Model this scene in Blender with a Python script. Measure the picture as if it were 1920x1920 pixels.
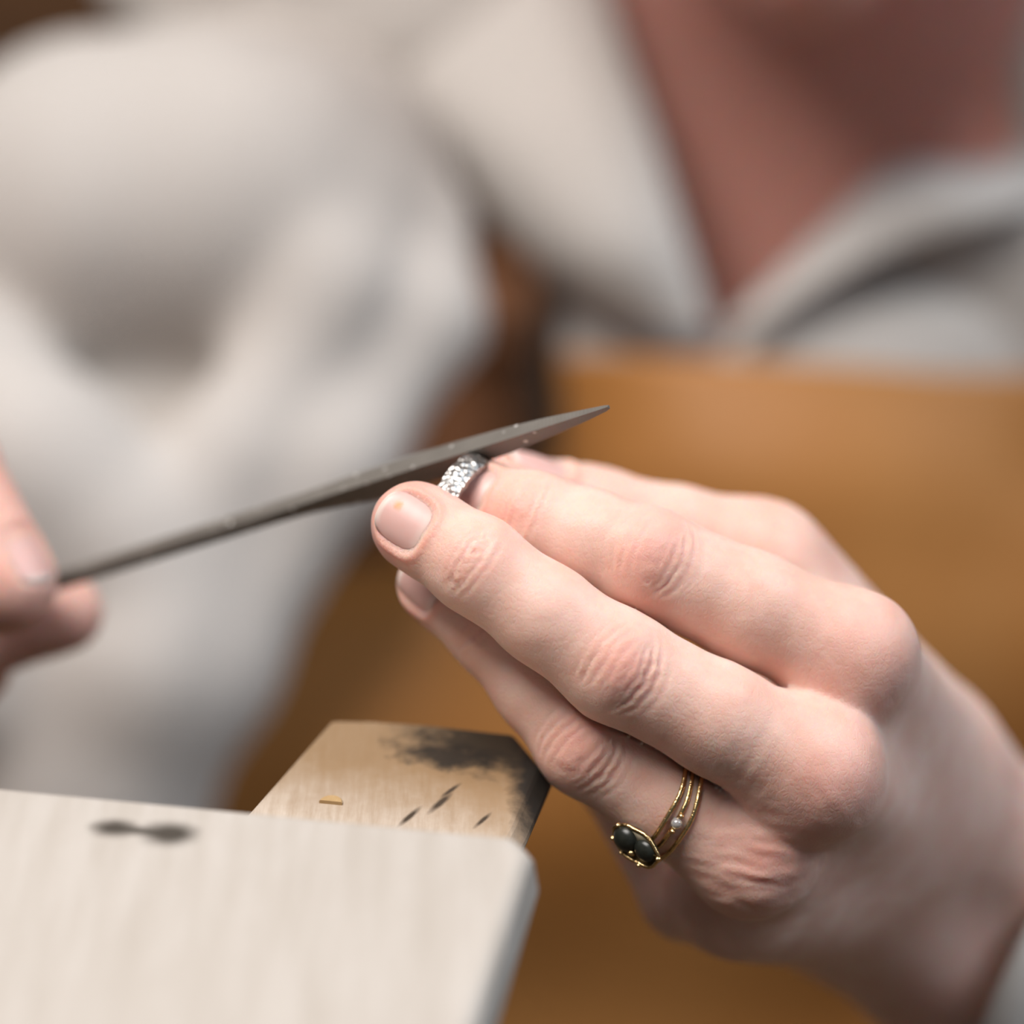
import bpy, bmesh, math, random
import numpy as np
from mathutils import Vector

for o in list(bpy.data.objects):
    bpy.data.objects.remove(o, do_unlink=True)
scene = bpy.context.scene
COL = scene.collection
f32 = np.float32

# ------------------------------------------------------------------ camera
PITCH = math.radians(25.0)
DIST = 550.0                      # mm from the lens to the hand
PXMM = 1920.0 / 165.0             # pixels per mm at the hand
ORG = np.array([0.0, 0.0, 0.95])  # world point the camera looks at
CR = np.array([1.0, 0.0, 0.0])
CU = np.array([0.0, math.sin(PITCH), math.cos(PITCH)])
CB = np.array([0.0, -math.cos(PITCH), math.sin(PITCH)])
cam_d = bpy.data.cameras.new('camera')
cam = bpy.data.objects.new('camera', cam_d)
COL.objects.link(cam)
cam.location = Vector(ORG + CB * DIST / 1000)
cam.rotation_euler = (math.pi / 2 - PITCH, 0, 0)
cam_d.sensor_width = 36
cam_d.lens = 36 * DIST / 165.0
cam_d.clip_start = 0.02
cam_d.dof.use_dof = True
cam_d.dof.focus_distance = (DIST - 7.0) / 1000
cam_d.dof.aperture_fstop = 5.2
scene.camera = cam

# ------------------------------------------------------------------ light
world = bpy.data.worlds.new('world')
scene.world = world
world.use_nodes = True
world.node_tree.nodes['Background'].inputs[0].default_value = (0.88, 0.94, 1.0, 1)
world.node_tree.nodes['Background'].inputs[1].default_value = 0.10


def area(name, loc, target, size, size_y, energy, color):
    d = bpy.data.lights.new(name, 'AREA')
    d.shape = 'RECTANGLE'
    d.size, d.size_y, d.energy, d.color = size, size_y, energy, color
    o = bpy.data.objects.new(name, d)
    COL.objects.link(o)
    o.location = loc
    o.rotation_euler = (Vector(target) - Vector(loc)).to_track_quat('-Z', 'Y').to_euler()
    return o


area('ceiling_light', (-0.40, -0.17, 2.15), (0, 0.1, 0.95), 0.8, 0.8, 28.5, (1.0, 0.945, 0.90))
area('window_light', (1.25, -0.05, 2.1), (0.05, 0.2, 1.0), 0.9, 0.9, 18, (0.76, 0.88, 1.0))
scene.view_settings.view_transform = 'Standard'
scene.view_settings.look = 'None'
scene.view_settings.exposure = 0.0
scene.view_settings.gamma = 1.0
scene.view_settings.use_curve_mapping = False
scene.cycles.use_denoising = True
scene.cycles.use_adaptive_sampling = True
scene.cycles.adaptive_threshold = 0.06
scene.cycles.adaptive_min_samples = 16
scene.cycles.max_bounces = 5
scene.cycles.diffuse_bounces = 3
scene.cycles.glossy_bounces = 3

# ------------------------------------------------------------------ coordinates


def L(px, py, z):
    """photo position and depth (mm towards the lens) -> camera-aligned mm"""
    s = PXMM * DIST / (DIST - z)
    return np.array([(px - 960) / s, -(py - 960) / s, z], float)


def to_world(P):
    P = np.asarray(P, float) / 1000
    return ORG + P[..., 0:1] * CR + P[..., 1:2] * CU + P[..., 2:3] * CB


def W(px, py, z):
    return to_world(L(px, py, z))


def ground(px, py, h):
    """where the line of sight meets the horizontal plane at height h (m)"""
    o = ORG + CB * DIST / 1000
    d = W(px, py, 0) - o
    t = (h - o[2]) / d[2]
    return o + d * t


# ------------------------------------------------------------------ mesh helpers


def tag(o, label=None, cat=None, kind=None, group=None):
    if label: o['label'] = label
    if cat: o['category'] = cat
    if kind: o['kind'] = kind
    if group: o['group'] = group
    return o


def empty(name, loc):
    o = bpy.data.objects.new(name, None)
    o.empty_display_size = 0.02
    COL.objects.link(o)
    o.location = Vector(loc)
    return o


def wloc(o):
    p = Vector(o.location)
    while o.parent:
        o = o.parent
        p += Vector(o.location)
    return p


def mesh(name, verts, faces, mat, parent=None, smooth=True, origin=None):
    """verts in world metres; the origin goes to the middle unless given"""
    V = np.asarray(verts, float)
    if origin is None:
        origin = 0.5 * (V.min(0) + V.max(0))
    origin = np.asarray(origin, float)
    me = bpy.data.meshes.new(name)
    V0 = V - origin
    if isinstance(faces, np.ndarray):
        n, k = faces.shape
        me.vertices.add(len(V0)); me.vertices.foreach_set('co', V0.astype(f32).ravel())
        me.loops.add(n * k); me.loops.foreach_set('vertex_index', faces.astype(np.int32).ravel())
        me.polygons.add(n)
        me.polygons.foreach_set('loop_start', np.arange(0, n * k, k, dtype=np.int32))
        me.update(calc_edges=True)
    else:
        me.from_pydata([tuple(v) for v in V0], [], [tuple(f) for f in faces])
        me.update()
    if smooth:
        me.polygons.foreach_set('use_smooth', [True] * len(me.polygons))
    me.materials.append(mat)
    o = bpy.data.objects.new(name, me)
    COL.objects.link(o)
    if parent is not None:
        o.parent = parent
        o.location = Vector(origin) - wloc(parent)
    else:
        o.location = Vector(origin)
    return o


def fix_normals(o):
    bm = bmesh.new(); bm.from_mesh(o.data)
    bmesh.ops.recalc_face_normals(bm, faces=bm.faces)
    bm.to_mesh(o.data); bm.free()
    return o


def bevel(o, w, seg=2):
    m = o.modifiers.new('bevel', 'BEVEL')
    m.width = w; m.segments = seg; m.limit_method = 'ANGLE'; m.angle_limit = 0.6
    return o


def box(name, c, ax, half, mat, parent=None, bev=0.0, smooth=False):
    """oriented box: centre, three axes, half sizes (m)"""
    c = np.asarray(c, float)
    A = [np.asarray(a, float) * h for a, h in zip(ax, half)]
    V = [c + sx * A[0] + sy * A[1] + sz * A[2] for sx in (-1, 1) for sy in (-1, 1) for sz in (-1, 1)]
    F = [(0, 1, 3, 2), (4, 6, 7, 5), (0, 4, 5, 1), (2, 3, 7, 6), (0, 2, 6, 4), (1, 5, 7, 3)]
    o = fix_normals(mesh(name, V, F, mat, parent, smooth=smooth))
    if bev: bevel(o, bev)
    return o


XYZ = np.eye(3)


def loft(rings, close=True, caps=True):
    """rings: list of (n,3) arrays -> verts, faces"""
    n = len(rings[0]); V = np.concatenate(rings); F = []
    for i in range(len(rings) - 1):
        for j in range(n if close else n - 1):
            a, b = i * n + j, i * n + (j + 1) % n
            F.append((a, b, b + n, a + n))
    if caps and close:
        F.append(tuple(range(n - 1, -1, -1)))
        F.append(tuple(range(len(V) - n, len(V))))
    return V, F


def tube(path, rad, n=10, closed=False, squash=None):
    """round tube along a path (mm, camera axes); rad scalar or list"""
    P = np.asarray(path, float); m = len(P)
    rad = np.full(m, rad, float) if np.isscalar(rad) else np.asarray(rad, float)
    T = np.roll(P, -1, 0) - np.roll(P, 1, 0)
    if not closed:
        T[0] = P[1] - P[0]; T[-1] = P[-1] - P[-2]
    T /= np.linalg.norm(T, axis=1, keepdims=True)
    u = np.cross(T[0], [0.3, 0.2, 0.93]); u /= np.linalg.norm(u)
    rings = []
    for i in range(m):
        u = u - T[i] * (u @ T[i]); u /= np.linalg.norm(u)
        v = np.cross(T[i], u)
        a = np.arange(n) * 2 * math.pi / n
        rings.append(P[i] + rad[i] * (np.cos(a)[:, None] * u + np.sin(a)[:, None] * v))
    V, F = loft(rings, caps=not closed)
    if closed:
        # align last ring to first by nearest vertex
        k = int(np.argmin(((rings[-1] - rings[0][0]) ** 2).sum(1)))
        b = (m - 1) * n
        for j in range(n):
            F.append((b + (j + k) % n, b + (j + k + 1) % n, (j + 1) % n, j))
    return V, F


# ------------------------------------------------------------------ materials


def new_mat(name, color=(0.8, 0.8, 0.8), rough=0.5, metal=0.0, **kw):
    m = bpy.data.materials.new(name)
    m.use_nodes = True
    nt = m.node_tree
    b = nt.nodes['Principled BSDF']
    b.inputs['Base Color'].default_value = (*color, 1)
    b.inputs['Roughness'].default_value = rough
    b.inputs['Metallic'].default_value = metal
    for k, v in kw.items():
        b.inputs[k.replace('_', ' ')].default_value = v
    return m, nt, b


def N(nt, kind, **kw):
    n = nt.nodes.new(kind)
    for k, v in kw.items():
        if k.startswith('i_'):
            n.inputs[k[2:].replace('_', ' ')].default_value = v
        else:
            setattr(n, k, v)
    return n


def ramp(nt, src, stops):
    r = nt.nodes.new('ShaderNodeValToRGB')
    e = r.color_ramp.elements
    while len(e) < len(stops): e.new(0.5)
    for el, (p, c) in zip(e, stops):
        el.position = p
        el.color = (*c, 1) if len(c) == 3 else c
    nt.links.new(src, r.inputs[0])
    return r.outputs[0]


def coords(nt, scale=(1, 1, 1), kind='Object', rot=(0, 0, 0)):
    t = nt.nodes.new('ShaderNodeTexCoord')
    mp = nt.nodes.new('ShaderNodeMapping')
    mp.inputs['Scale'].default_value = scale
    mp.inputs['Rotation'].default_value = rot
    nt.links.new(t.outputs[kind], mp.inputs[0])
    return mp.outputs[0]


def noise(nt, vec, scale, detail=4, rough=0.55, out='Fac'):
    n = N(nt, 'ShaderNodeTexNoise')
    n.inputs['Scale'].default_value = scale
    n.inputs['Detail'].default_value = detail
    n.inputs['Roughness'].default_value = rough
    nt.links.new(vec, n.inputs['Vector'])
    return n.outputs[out]


def mix(nt, fac, a, b, blend='MIX'):
    n = nt.nodes.new('ShaderNodeMix')
    n.data_type = 'RGBA'; n.blend_type = blend
    for sock, v in ((n.inputs[0], fac), (n.inputs[6], a), (n.inputs[7], b)):
        if isinstance(v, (int, float)): sock.default_value = v
        elif isinstance(v, tuple): sock.default_value = (*v, 1)
        else: nt.links.new(v, sock)
    return n.outputs[2]


def math_(nt, op, a, b=0.0):
    n = nt.nodes.new('ShaderNodeMath'); n.operation = op
    for sock, v in ((n.inputs[0], a), (n.inputs[1], b)):
        if isinstance(v, (int, float)): sock.default_value = v
        else: nt.links.new(v, sock)
    return n.outputs[0]


def bump(nt, bsdf, height, strength, dist, prev=None):
    n = nt.nodes.new('ShaderNodeBump')
    n.inputs['Strength'].default_value = strength
    n.inputs['Distance'].default_value = dist
    nt.links.new(height, n.inputs['Height'])
    if prev is not None: nt.links.new(prev, n.inputs['Normal'])
    nt.links.new(n.outputs[0], bsdf.inputs['Normal'])
    return n.outputs[0]


def skin_material():
    m, nt, b = new_mat('skin', rough=0.52)
    at = N(nt, 'ShaderNodeAttribute', attribute_name='tint')
    sep = N(nt, 'ShaderNodeSeparateColor')
    nt.links.new(at.outputs['Color'], sep.inputs[0])
    v = coords(nt)
    blotch = noise(nt, v, 130, 3, 0.6)
    base = mix(nt, ramp(nt, blotch, [(0.35, (0, 0, 0)), (0.68, (1, 1, 1))]), (0.72, 0.445, 0.36), (0.77, 0.53, 0.45))
    red = mix(nt, sep.outputs['Red'], base, (0.66, 0.285, 0.235))
    deep = mix(nt, sep.outputs['Green'], red, (0.54, 0.195, 0.16))
    pale = mix(nt, sep.outputs['Blue'], deep, (0.80, 0.61, 0.53))
    nt.links.new(pale, b.inputs['Base Color'])
    b.inputs['Subsurface Weight'].default_value = 0.75
    b.inputs['Subsurface Radius'].default_value = (1.0, 0.34, 0.18)
    b.inputs['Subsurface Scale'].default_value = 0.0028
    b.inputs['Specular IOR Level'].default_value = 0.36
    vo = N(nt, 'ShaderNodeTexVoronoi', feature='DISTANCE_TO_EDGE')
    vo.inputs['Scale'].default_value = 1500
    nt.links.new(coords(nt, (1, 1, 0.6)), vo.inputs['Vector'])
    h = ramp(nt, vo.outputs['Distance'], [(0.0, (0, 0, 0)), (0.22, (1, 1, 1))])
    p = bump(nt, b, h, 0.15, 0.0002)
    bump(nt, b, noise(nt, v, 1100, 4, 0.65), 0.30, 0.0003, p)
    return m


def wood_material(name, light, dark, grain_dir, scale=1.0, stain=None, stain_col=(0.02, 0.016, 0.012), rough=0.62):
    """grain_dir: rotation about Z of the grain"""
    m, nt, b = new_mat(name, rough=rough)
    v = coords(nt, (60 * scale, 6 * scale, 60 * scale), rot=(0, 0, grain_dir))
    g = noise(nt, v, 4.0, 6, 0.62)
    v2 = coords(nt, (1, 1, 1))
    c = mix(nt, ramp(nt, g, [(0.32, (0, 0, 0)), (0.70, (1, 1, 1))]), dark, light)
    big = noise(nt, v2, 28 * scale, 3)
    c = mix(nt, ramp(nt, big, [(0.42, (0, 0, 0)), (0.7, (0.55, 0.55, 0.55))]), c, dark)
    if stain: c = stain(nt, c, stain_col)
    nt.links.new(c, b.inputs['Base Color'])
    bump(nt, b, g, 0.35, 0.0006 / scale)
    return m, nt, b


def sphere_mask(nt, centre, radii, noise_amt=0.6, noise_scale=220, soft=0.25, rot=(0, 0, 0)):
    """a blotch with its own ragged outline around centre (object space, m)"""
    t = nt.nodes.new('ShaderNodeTexCoord')
    sub = N(nt, 'ShaderNodeVectorMath', operation='SUBTRACT')
    sub.inputs[1].default_value = centre
    nt.links.new(t.outputs['Object'], sub.inputs[0])
    mp = N(nt, 'ShaderNodeMapping', vector_type='TEXTURE')
    mp.inputs['Rotation'].default_value = rot
    mp.inputs['Scale'].default_value = radii
    nt.links.new(sub.outputs[0], mp.inputs[0])
    ln = N(nt, 'ShaderNodeVectorMath', operation='LENGTH')
    nt.links.new(mp.outputs[0], ln.inputs[0])
    n = noise(nt, t.outputs['Object'], noise_scale, 4, 0.65)
    d = math_(nt, 'ADD', ln.outputs['Value'], math_(nt, 'MULTIPLY', math_(nt, 'SUBTRACT', n, 0.5), noise_amt * 2))
    mr = N(nt, 'ShaderNodeMapRange')
    mr.inputs['From Min'].default_value = 1 + soft
    mr.inputs['From Max'].default_value = 1 - soft
    nt.links.new(d, mr.inputs['Value'])
    return mr.outputs[0]


def fabric_material(name, col, bump_s=0.3):
    m, nt, b = new_mat(name, col, rough=0.9)
    b.inputs['Sheen Weight'].default_value = 0.15
    v = coords(nt)
    c = mix(nt, noise(nt, v, 30, 3), tuple(x * 0.95 for x in col), col)
    nt.links.new(c, b.inputs['Base Color'])
    w = N(nt, 'ShaderNodeTexWave'); w.inputs['Scale'].default_value = 600
    nt.links.new(v, w.inputs['Vector'])
    bump(nt, b, w.outputs['Fac'], bump_s, 0.0003)
    return m


M_SKIN = skin_material()
M_SHIRT = fabric_material('white_shirt_cotton', (0.50, 0.462, 0.43))
mm, nt, b = new_mat('fingernail', (0.70, 0.45, 0.40), rough=0.42)
at = N(nt, 'ShaderNodeAttribute', attribute_name='tint')
sp = N(nt, 'ShaderNodeSeparateColor'); nt.links.new(at.outputs['Color'], sp.inputs[0])
c = mix(nt, sp.outputs['Red'], (0.66, 0.40, 0.36), (0.74, 0.62, 0.56))
c = mix(nt, sp.outputs['Green'], c, (0.62, 0.22, 0.05))
nt.links.new(c, b.inputs['Base Color'])
b.inputs['Subsurface Weight'].default_value = 0.4
b.inputs['Subsurface Radius'].default_value = (1, 0.5, 0.4)
b.inputs['Subsurface Scale'].default_value = 0.0012
bump(nt, b, noise(nt, coords(nt), 700, 2), 0.1, 0.0002)
M_NAIL = mm

mm, nt, b = new_mat('brown_leather', rough=0.55)
v = coords(nt)
c = mix(nt, ramp(nt, noise(nt, v, 9, 4), [(0.35, (0, 0, 0)), (0.7, (1, 1, 1))]), (0.325, 0.128, 0.027), (0.395, 0.180, 0.052))
nt.links.new(c, b.inputs['Base Color'])
b.inputs['Specular IOR Level'].default_value = 0.35
bump(nt, b, noise(nt, v, 260, 4), 0.4, 0.0008)
M_LEATHER = mm

mm, nt, b = new_mat('steel', (0.20, 0.185, 0.17), rough=0.45, metal=0.2)
v = coords(nt)
w1 = N(nt, 'ShaderNodeTexWave', bands_direction='X'); w1.inputs['Scale'].default_value = 520
nt.links.new(v, w1.inputs['Vector'])
sp_ = N(nt, 'ShaderNodeTexVoronoi'); sp_.inputs['Scale'].default_value = 420
nt.links.new(v, sp_.inputs['Vector'])
dust = ramp(nt, sp_.outputs['Distance'], [(0.13, (1, 1, 1)), (0.20, (0, 0, 0))])
msk = ramp(nt, noise(nt, v, 90, 2), [(0.50, (0, 0, 0)), (0.56, (1, 1, 1))])
fac = math_(nt, 'MULTIPLY', dust, msk)
c = mix(nt, noise(nt, v, 160, 4), (0.145, 0.132, 0.117), (0.225, 0.205, 0.182))
c = mix(nt, fac, c, (0.75, 0.72, 0.68))
nt.links.new(c, b.inputs['Base Color'])
bump(nt, b, w1.outputs['Fac'], 0.25, 0.0001)
M_STEEL = mm

mm, nt, b = new_mat('hammered_silver', (0.52, 0.50, 0.475), rough=0.38, metal=1.0)
vo = N(nt, 'ShaderNodeTexVoronoi'); vo.inputs['Scale'].default_value = 1300
nt.links.new(coords(nt), vo.inputs['Vector'])
bump(nt, b, vo.outputs['Distance'], 0.8, 0.0004)
M_SILVER = mm
mm, nt, b = new_mat('gold', (0.72, 0.50, 0.24), rough=0.22, metal=1.0)
bump(nt, b, noise(nt, coords(nt), 1500, 3), 0.5, 0.0003)
M_GOLD = mm
mm, nt, b = new_mat('dark_stone', (0.018, 0.020, 0.016), rough=0.30)
c = mix(nt, noise(nt, coords(nt), 900, 3), (0.006, 0.007, 0.005), (0.028, 0.03, 0.024))
nt.links.new(c, b.inputs['Base Color'])
M_STONE = mm
mm, nt, b = new_mat('clear_stone', (0.95, 0.95, 1.0), rough=0.03)
b.inputs['Transmission Weight'].default_value = 0.7
b.inputs['IOR'].default_value = 2.2
c = mix(nt, noise(nt, coords(nt), 300, 2), (0.9, 0.9, 0.95), (1, 1, 1)); nt.links.new(c, b.inputs['Base Color'])
M_DIAMOND = mm
mm, nt, b = new_mat('hair', (0.09, 0.045, 0.02), rough=0.45)
hv = noise(nt, coords(nt, (40, 40, 4)), 8, 4)
nt.links.new(ramp(nt, hv, [(0.3, (0.05, 0.025, 0.012)), (0.7, (0.14, 0.07, 0.03))]), b.inputs['Base Color'])
bump(nt, b, hv, 0.5, 0.003)
M_HAIR = mm
M_CABINET = wood_material('dark_brown_wood', (0.135, 0.058, 0.020), (0.070, 0.030, 0.010), 0, 0.25)[0]
M_CABINET_RAIL = wood_material('red_brown_wood', (0.26, 0.105, 0.045), (0.17, 0.065, 0.025), math.pi / 2, 0.25)[0]
M_FLOOR = wood_material('floor_boards', (0.25, 0.17, 0.10), (0.16, 0.10, 0.055), 0, 0.12)[0]
mm, nt, b = new_mat('brown_wall', rough=0.9)
c = mix(nt, noise(nt, coords(nt), 6, 4), (0.045, 0.026, 0.010), (0.065, 0.040, 0.016)); nt.links.new(c, b.inputs['Base Color'])
bump(nt, b, noise(nt, coords(nt), 60, 4), 0.3, 0.002)
M_WALL = mm
M_BENCH = wood_material('bench_wood', (0.45, 0.30, 0.17), (0.30, 0.19, 0.10), 0, 0.4)[0]
# ------------------------------------------------------------------ implicit surfaces (numpy)


def smin(a, b, k):
    h = np.maximum(k - np.abs(a - b), 0) / k
    return np.minimum(a, b) - h * h * k * 0.25


class Cone:
    """round cone a..b with radii ra..rb; optional squash along w"""
    def __init__(s, a, b, ra, rb, w=None, sq=1.0):
        s.a = np.asarray(a, f32); s.ba = np.asarray(b, f32) - s.a
        s.l2 = f32(max(float(s.ba @ s.ba), 1e-6)); s.ra, s.dr = f32(ra), f32(rb - ra)
        s.w = None if w is None else np.asarray(w, f32) / f32(np.linalg.norm(w)); s.sq = f32(sq)

    def __call__(s, P):
        q = P - s.a
        t = np.clip((q @ s.ba) / s.l2, 0, 1)
        q = q - t[:, None] * s.ba
        if s.w is not None:
            q = q + ((s.sq - 1) * (q @ s.w))[:, None] * s.w
        return np.sqrt(np.einsum('ij,ij->i', q, q)) - (s.ra + t * s.dr)


class Ell:
    """ellipsoid: centre, 3 axes (rows), radii"""
    def __init__(s, c, r, ax=None):
        s.c = np.asarray(c, f32); s.r = np.asarray(r, f32)
        s.ax = np.eye(3, dtype=f32) if ax is None else np.asarray(ax, f32)

    def __call__(s, P):
        q = (P - s.c) @ s.ax.T / s.r
        k0 = np.sqrt(np.einsum('ij,ij->i', q, q)) + 1e-6
        q2 = q / s.r
        k1 = np.sqrt(np.einsum('ij,ij->i', q2, q2)) + 1e-6
        return k0 * (k0 - 1) / k1


def union(prims, k):
    def f(P):
        d = prims[0](P)
        for p in prims[1:]:
            d = smin(d, p(P), k)
        return d
    return f


def nets(field, xs, ys, zs, B=8, project=2):
    """surface nets on a rectilinear grid, evaluated only near the surface"""
    ax = []
    for a in (xs, ys, zs):
        a = np.asarray(a, f32); pad = (-len(a)) % B
        if pad: a = np.concatenate([a, a[-1] + (a[-1] - a[-2]) * np.arange(1, pad + 1, dtype=f32)])
        ax.append(a)
    n = [len(a) for a in ax]; nb = [k // B for k in n]
    ctr = [a.reshape(-1, B).mean(1) for a in ax]
    hw = [(a.reshape(-1, B)[:, -1] - a.reshape(-1, B)[:, 0]) / 2 for a in ax]
    C = np.stack(np.meshgrid(*ctr, indexing='ij'), -1).reshape(-1, 3)
    H = np.stack(np.meshgrid(*hw, indexing='ij'), -1).reshape(-1, 3)
    rad = np.sqrt((H ** 2).sum(1))
    dc = np.concatenate([field(C[i:i + 200000]) for i in range(0, len(C), 200000)])
    D = np.empty((nb[0], B, nb[1], B, nb[2], B), f32)
    D[:] = dc.reshape(nb)[:, None, :, None, :, None]
    act = np.nonzero(np.abs(dc) < rad * 1.35 + 1.5)[0]
    bi, bj, bk = np.unravel_index(act, nb)
    Dv = D.transpose(0, 2, 4, 1, 3, 5)
    step = 300
    for s in range(0, len(act), step):
        i, j, k = bi[s:s + step], bj[s:s + step], bk[s:s + step]
        X = ax[0].reshape(-1, B)[i][:, :, None, None]
        Y = ax[1].reshape(-1, B)[j][:, None, :, None]
        Z = ax[2].reshape(-1, B)[k][:, None, None, :]
        shp = (len(i), B, B, B)
        P = np.stack([np.broadcast_to(X, shp), np.broadcast_to(Y, shp), np.broadcast_to(Z, shp)], -1).reshape(-1, 3)
        Dv[i, j, k] = field(P).reshape(shp)
    D = D.reshape(n)
    S = D < 0
    cnt = np.zeros([k - 1 for k in n], np.int8)
    for dx in (0, 1):
        for dy in (0, 1):
            for dz in (0, 1):
                cnt += S[dx:n[0] - 1 + dx, dy:n[1] - 1 + dy, dz:n[2] - 1 + dz]
    mixed = (cnt > 0) & (cnt < 8)
    I, J, K = np.nonzero(mixed)
    idx = np.full(mixed.shape, -1, np.int32); idx[I, J, K] = np.arange(len(I))
    acc = np.zeros((len(I), 3)); num = np.zeros(len(I))
    cs = [(a, b, c) for a in (0, 1) for b in (0, 1) for c in (0, 1)]
    for p in cs:
        for axis in range(3):
            if p[axis]: continue
            q = list(p); q[axis] = 1
            d0 = D[I + p[0], J + p[1], K + p[2]]; d1 = D[I + q[0], J + q[1], K + q[2]]
            m = (d0 < 0) != (d1 < 0)
            t = np.where(m, d0 / np.where(m, d0 - d1, 1), 0)
            P0 = np.stack([ax[0][I + p[0]], ax[1][J + p[1]], ax[2][K + p[2]]], 1)
            P1 = np.stack([ax[0][I + q[0]], ax[1][J + q[1]], ax[2][K + q[2]]], 1)
            acc += np.where(m[:, None], P0 + t[:, None] * (P1 - P0), 0); num += m
    V = (acc / num[:, None]).astype(f32)
    F = []
    for axis in range(3):
        o1, o2 = (axis + 1) % 3, (axis + 2) % 3
        sl0 = [slice(None)] * 3; sl1 = [slice(None)] * 3
        sl0[axis] = slice(0, n[axis] - 1); sl1[axis] = slice(1, n[axis])
        ch = S[tuple(sl0)] != S[tuple(sl1)]
        e = np.stack(np.nonzero(ch), 1)
        ok = (e[:, o1] > 0) & (e[:, o2] > 0) & (e[:, o1] < n[o1] - 1) & (e[:, o2] < n[o2] - 1)
        e = e[ok]
        inside = S[e[:, 0], e[:, 1], e[:, 2]]
        q = []
        for a, b_ in ((-1, -1), (0, -1), (0, 0), (-1, 0)):
            c = e.copy(); c[:, o1] += a; c[:, o2] += b_
            q.append(idx[c[:, 0], c[:, 1], c[:, 2]])
        q = np.stack(q, 1)
        q[~inside] = q[~inside][:, ::-1]
        F.append(q)
    F = np.concatenate(F); F = F[(F >= 0).all(1)]
    nrm = None
    for _ in range(project):
        V, nrm = newton(field, V)
    return V, F, nrm


def newton(field, V, e=0.05, step=0.8):
    d = field(V)
    g = np.stack([field(V + np.eye(3, dtype=f32)[i] * f32(e)) - d for i in range(3)], 1) / e
    ln = np.sqrt((g ** 2).sum(1)) + 1e-6
    nrm = g / ln[:, None]
    mv = np.clip(d / np.maximum(ln, 0.5), -0.8, 0.8) * step
    return (V - mv[:, None] * nrm).astype(f32), nrm


def grid_axis(lo, hi, h, coarse=()):
    """spacing h, with coarser spans: list of (from, to, spacing)"""
    out = [lo]
    while out[-1] < hi:
        s = h
        for a, b_, hh in coarse:
            if a <= out[-1] < b_: s = hh
        out.append(out[-1] + s)
    return np.array(out, f32)


def vnoise(P, seed=0):
    """value noise -1..1"""
    i = np.floor(P).astype(np.int64); f = P - i
    f = f * f * (3 - 2 * f)
    def h(a):
        x = (a[:, 0] * 374761393 + a[:, 1] * 668265263 + a[:, 2] * 2147483647 + seed * 1274126177) & 0xffffffff
        x = ((x ^ (x >> 13)) * 1274126177) & 0xffffffff
        x = x ^ (x >> 16)
        return (x & 0xffff) / 32767.5 - 1
    r = 0
    for dx in (0, 1):
        for dy in (0, 1):
            for dz in (0, 1):
                w = (f[:, 0] if dx else 1 - f[:, 0]) * (f[:, 1] if dy else 1 - f[:, 1]) * (f[:, 2] if dz else 1 - f[:, 2])
                r = r + w * h(i + np.array([dx, dy, dz]))
    return r


def unit(v):
    v = np.asarray(v, float)
    return v / np.linalg.norm(v)


def sstep(a, b_, x):
    t = np.clip((x - a) / (b_ - a), 0, 1)
    return t * t * (3 - 2 * t)


# ------------------------------------------------------------------ hands


class Finger:
    """joints: list of (px, py, z, r) from the knuckle to the tip; dors: dorsal direction per segment"""
    def __init__(s, name, joints, dors, tip_r=None, flat=1.0, balls=()):
        s.name = name
        s.J = np.array([L(*j[:3]) for j in joints]); s.R = np.array([j[3] for j in joints], float)
        s.ax, s.up, s.side = [], [], []
        for i in range(len(s.J) - 1):
            a = unit(s.J[i + 1] - s.J[i]); d = np.asarray(dors[min(i, len(dors) - 1)], float)
            d = unit(d - a * (d @ a)); s.ax.append(a); s.up.append(d); s.side.append(np.cross(a, d))
        s.prims = [Cone(s.J[i], s.J[i + 1], s.R[i], s.R[i + 1]) for i in range(len(s.J) - 1)]
        a, d, r, t = s.ax[-1], s.up[-1], s.R[-1], s.J[-1]
        # fuller finger end under the nail, soft pad below
        s.prims.append(Cone(t - a * 2 + d * 0.1 * r, t + a * 0.22 * r + d * 0.10 * r, r * 0.86, r * 0.86))
        s.prims.append(Cone(t - a * 4 - d * 0.2 * r, t - d * 0.16 * r, r * 0.9, r * 0.9))
        for c, rr in balls: s.prims.append(Cone(L(*c), L(*c), rr, rr))
        s.f = union(s.prims, 2.5)
        s.arc = np.concatenate([[0], np.cumsum([np.linalg.norm(s.J[i + 1] - s.J[i]) for i in range(len(s.J) - 1)])])

    def coords(s, P):
        """arc length along the finger, angle from dorsal, seg radius"""
        best = np.full(len(P), 1e9); S = np.zeros(len(P)); A = np.zeros(len(P)); RR = np.zeros(len(P))
        for i in range(len(s.J) - 1):
            q = P - s.J[i]; ln = s.arc[i + 1] - s.arc[i]
            t = q @ s.ax[i]; tc = np.clip(t, 0, ln)
            d = np.linalg.norm(q - tc[:, None] * s.ax[i], axis=1)
            m = d < best
            best[m] = d[m]
            tt = t if i == len(s.J) - 2 else np.minimum(t, ln)
            S[m] = (s.arc[i] + tt)[m]
            A[m] = np.arctan2(q @ s.side[i], q @ s.up[i])[m]
            RR[m] = (s.R[i] + tc / ln * (s.R[i + 1] - s.R[i]))[m]
        return S, A, RR


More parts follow.
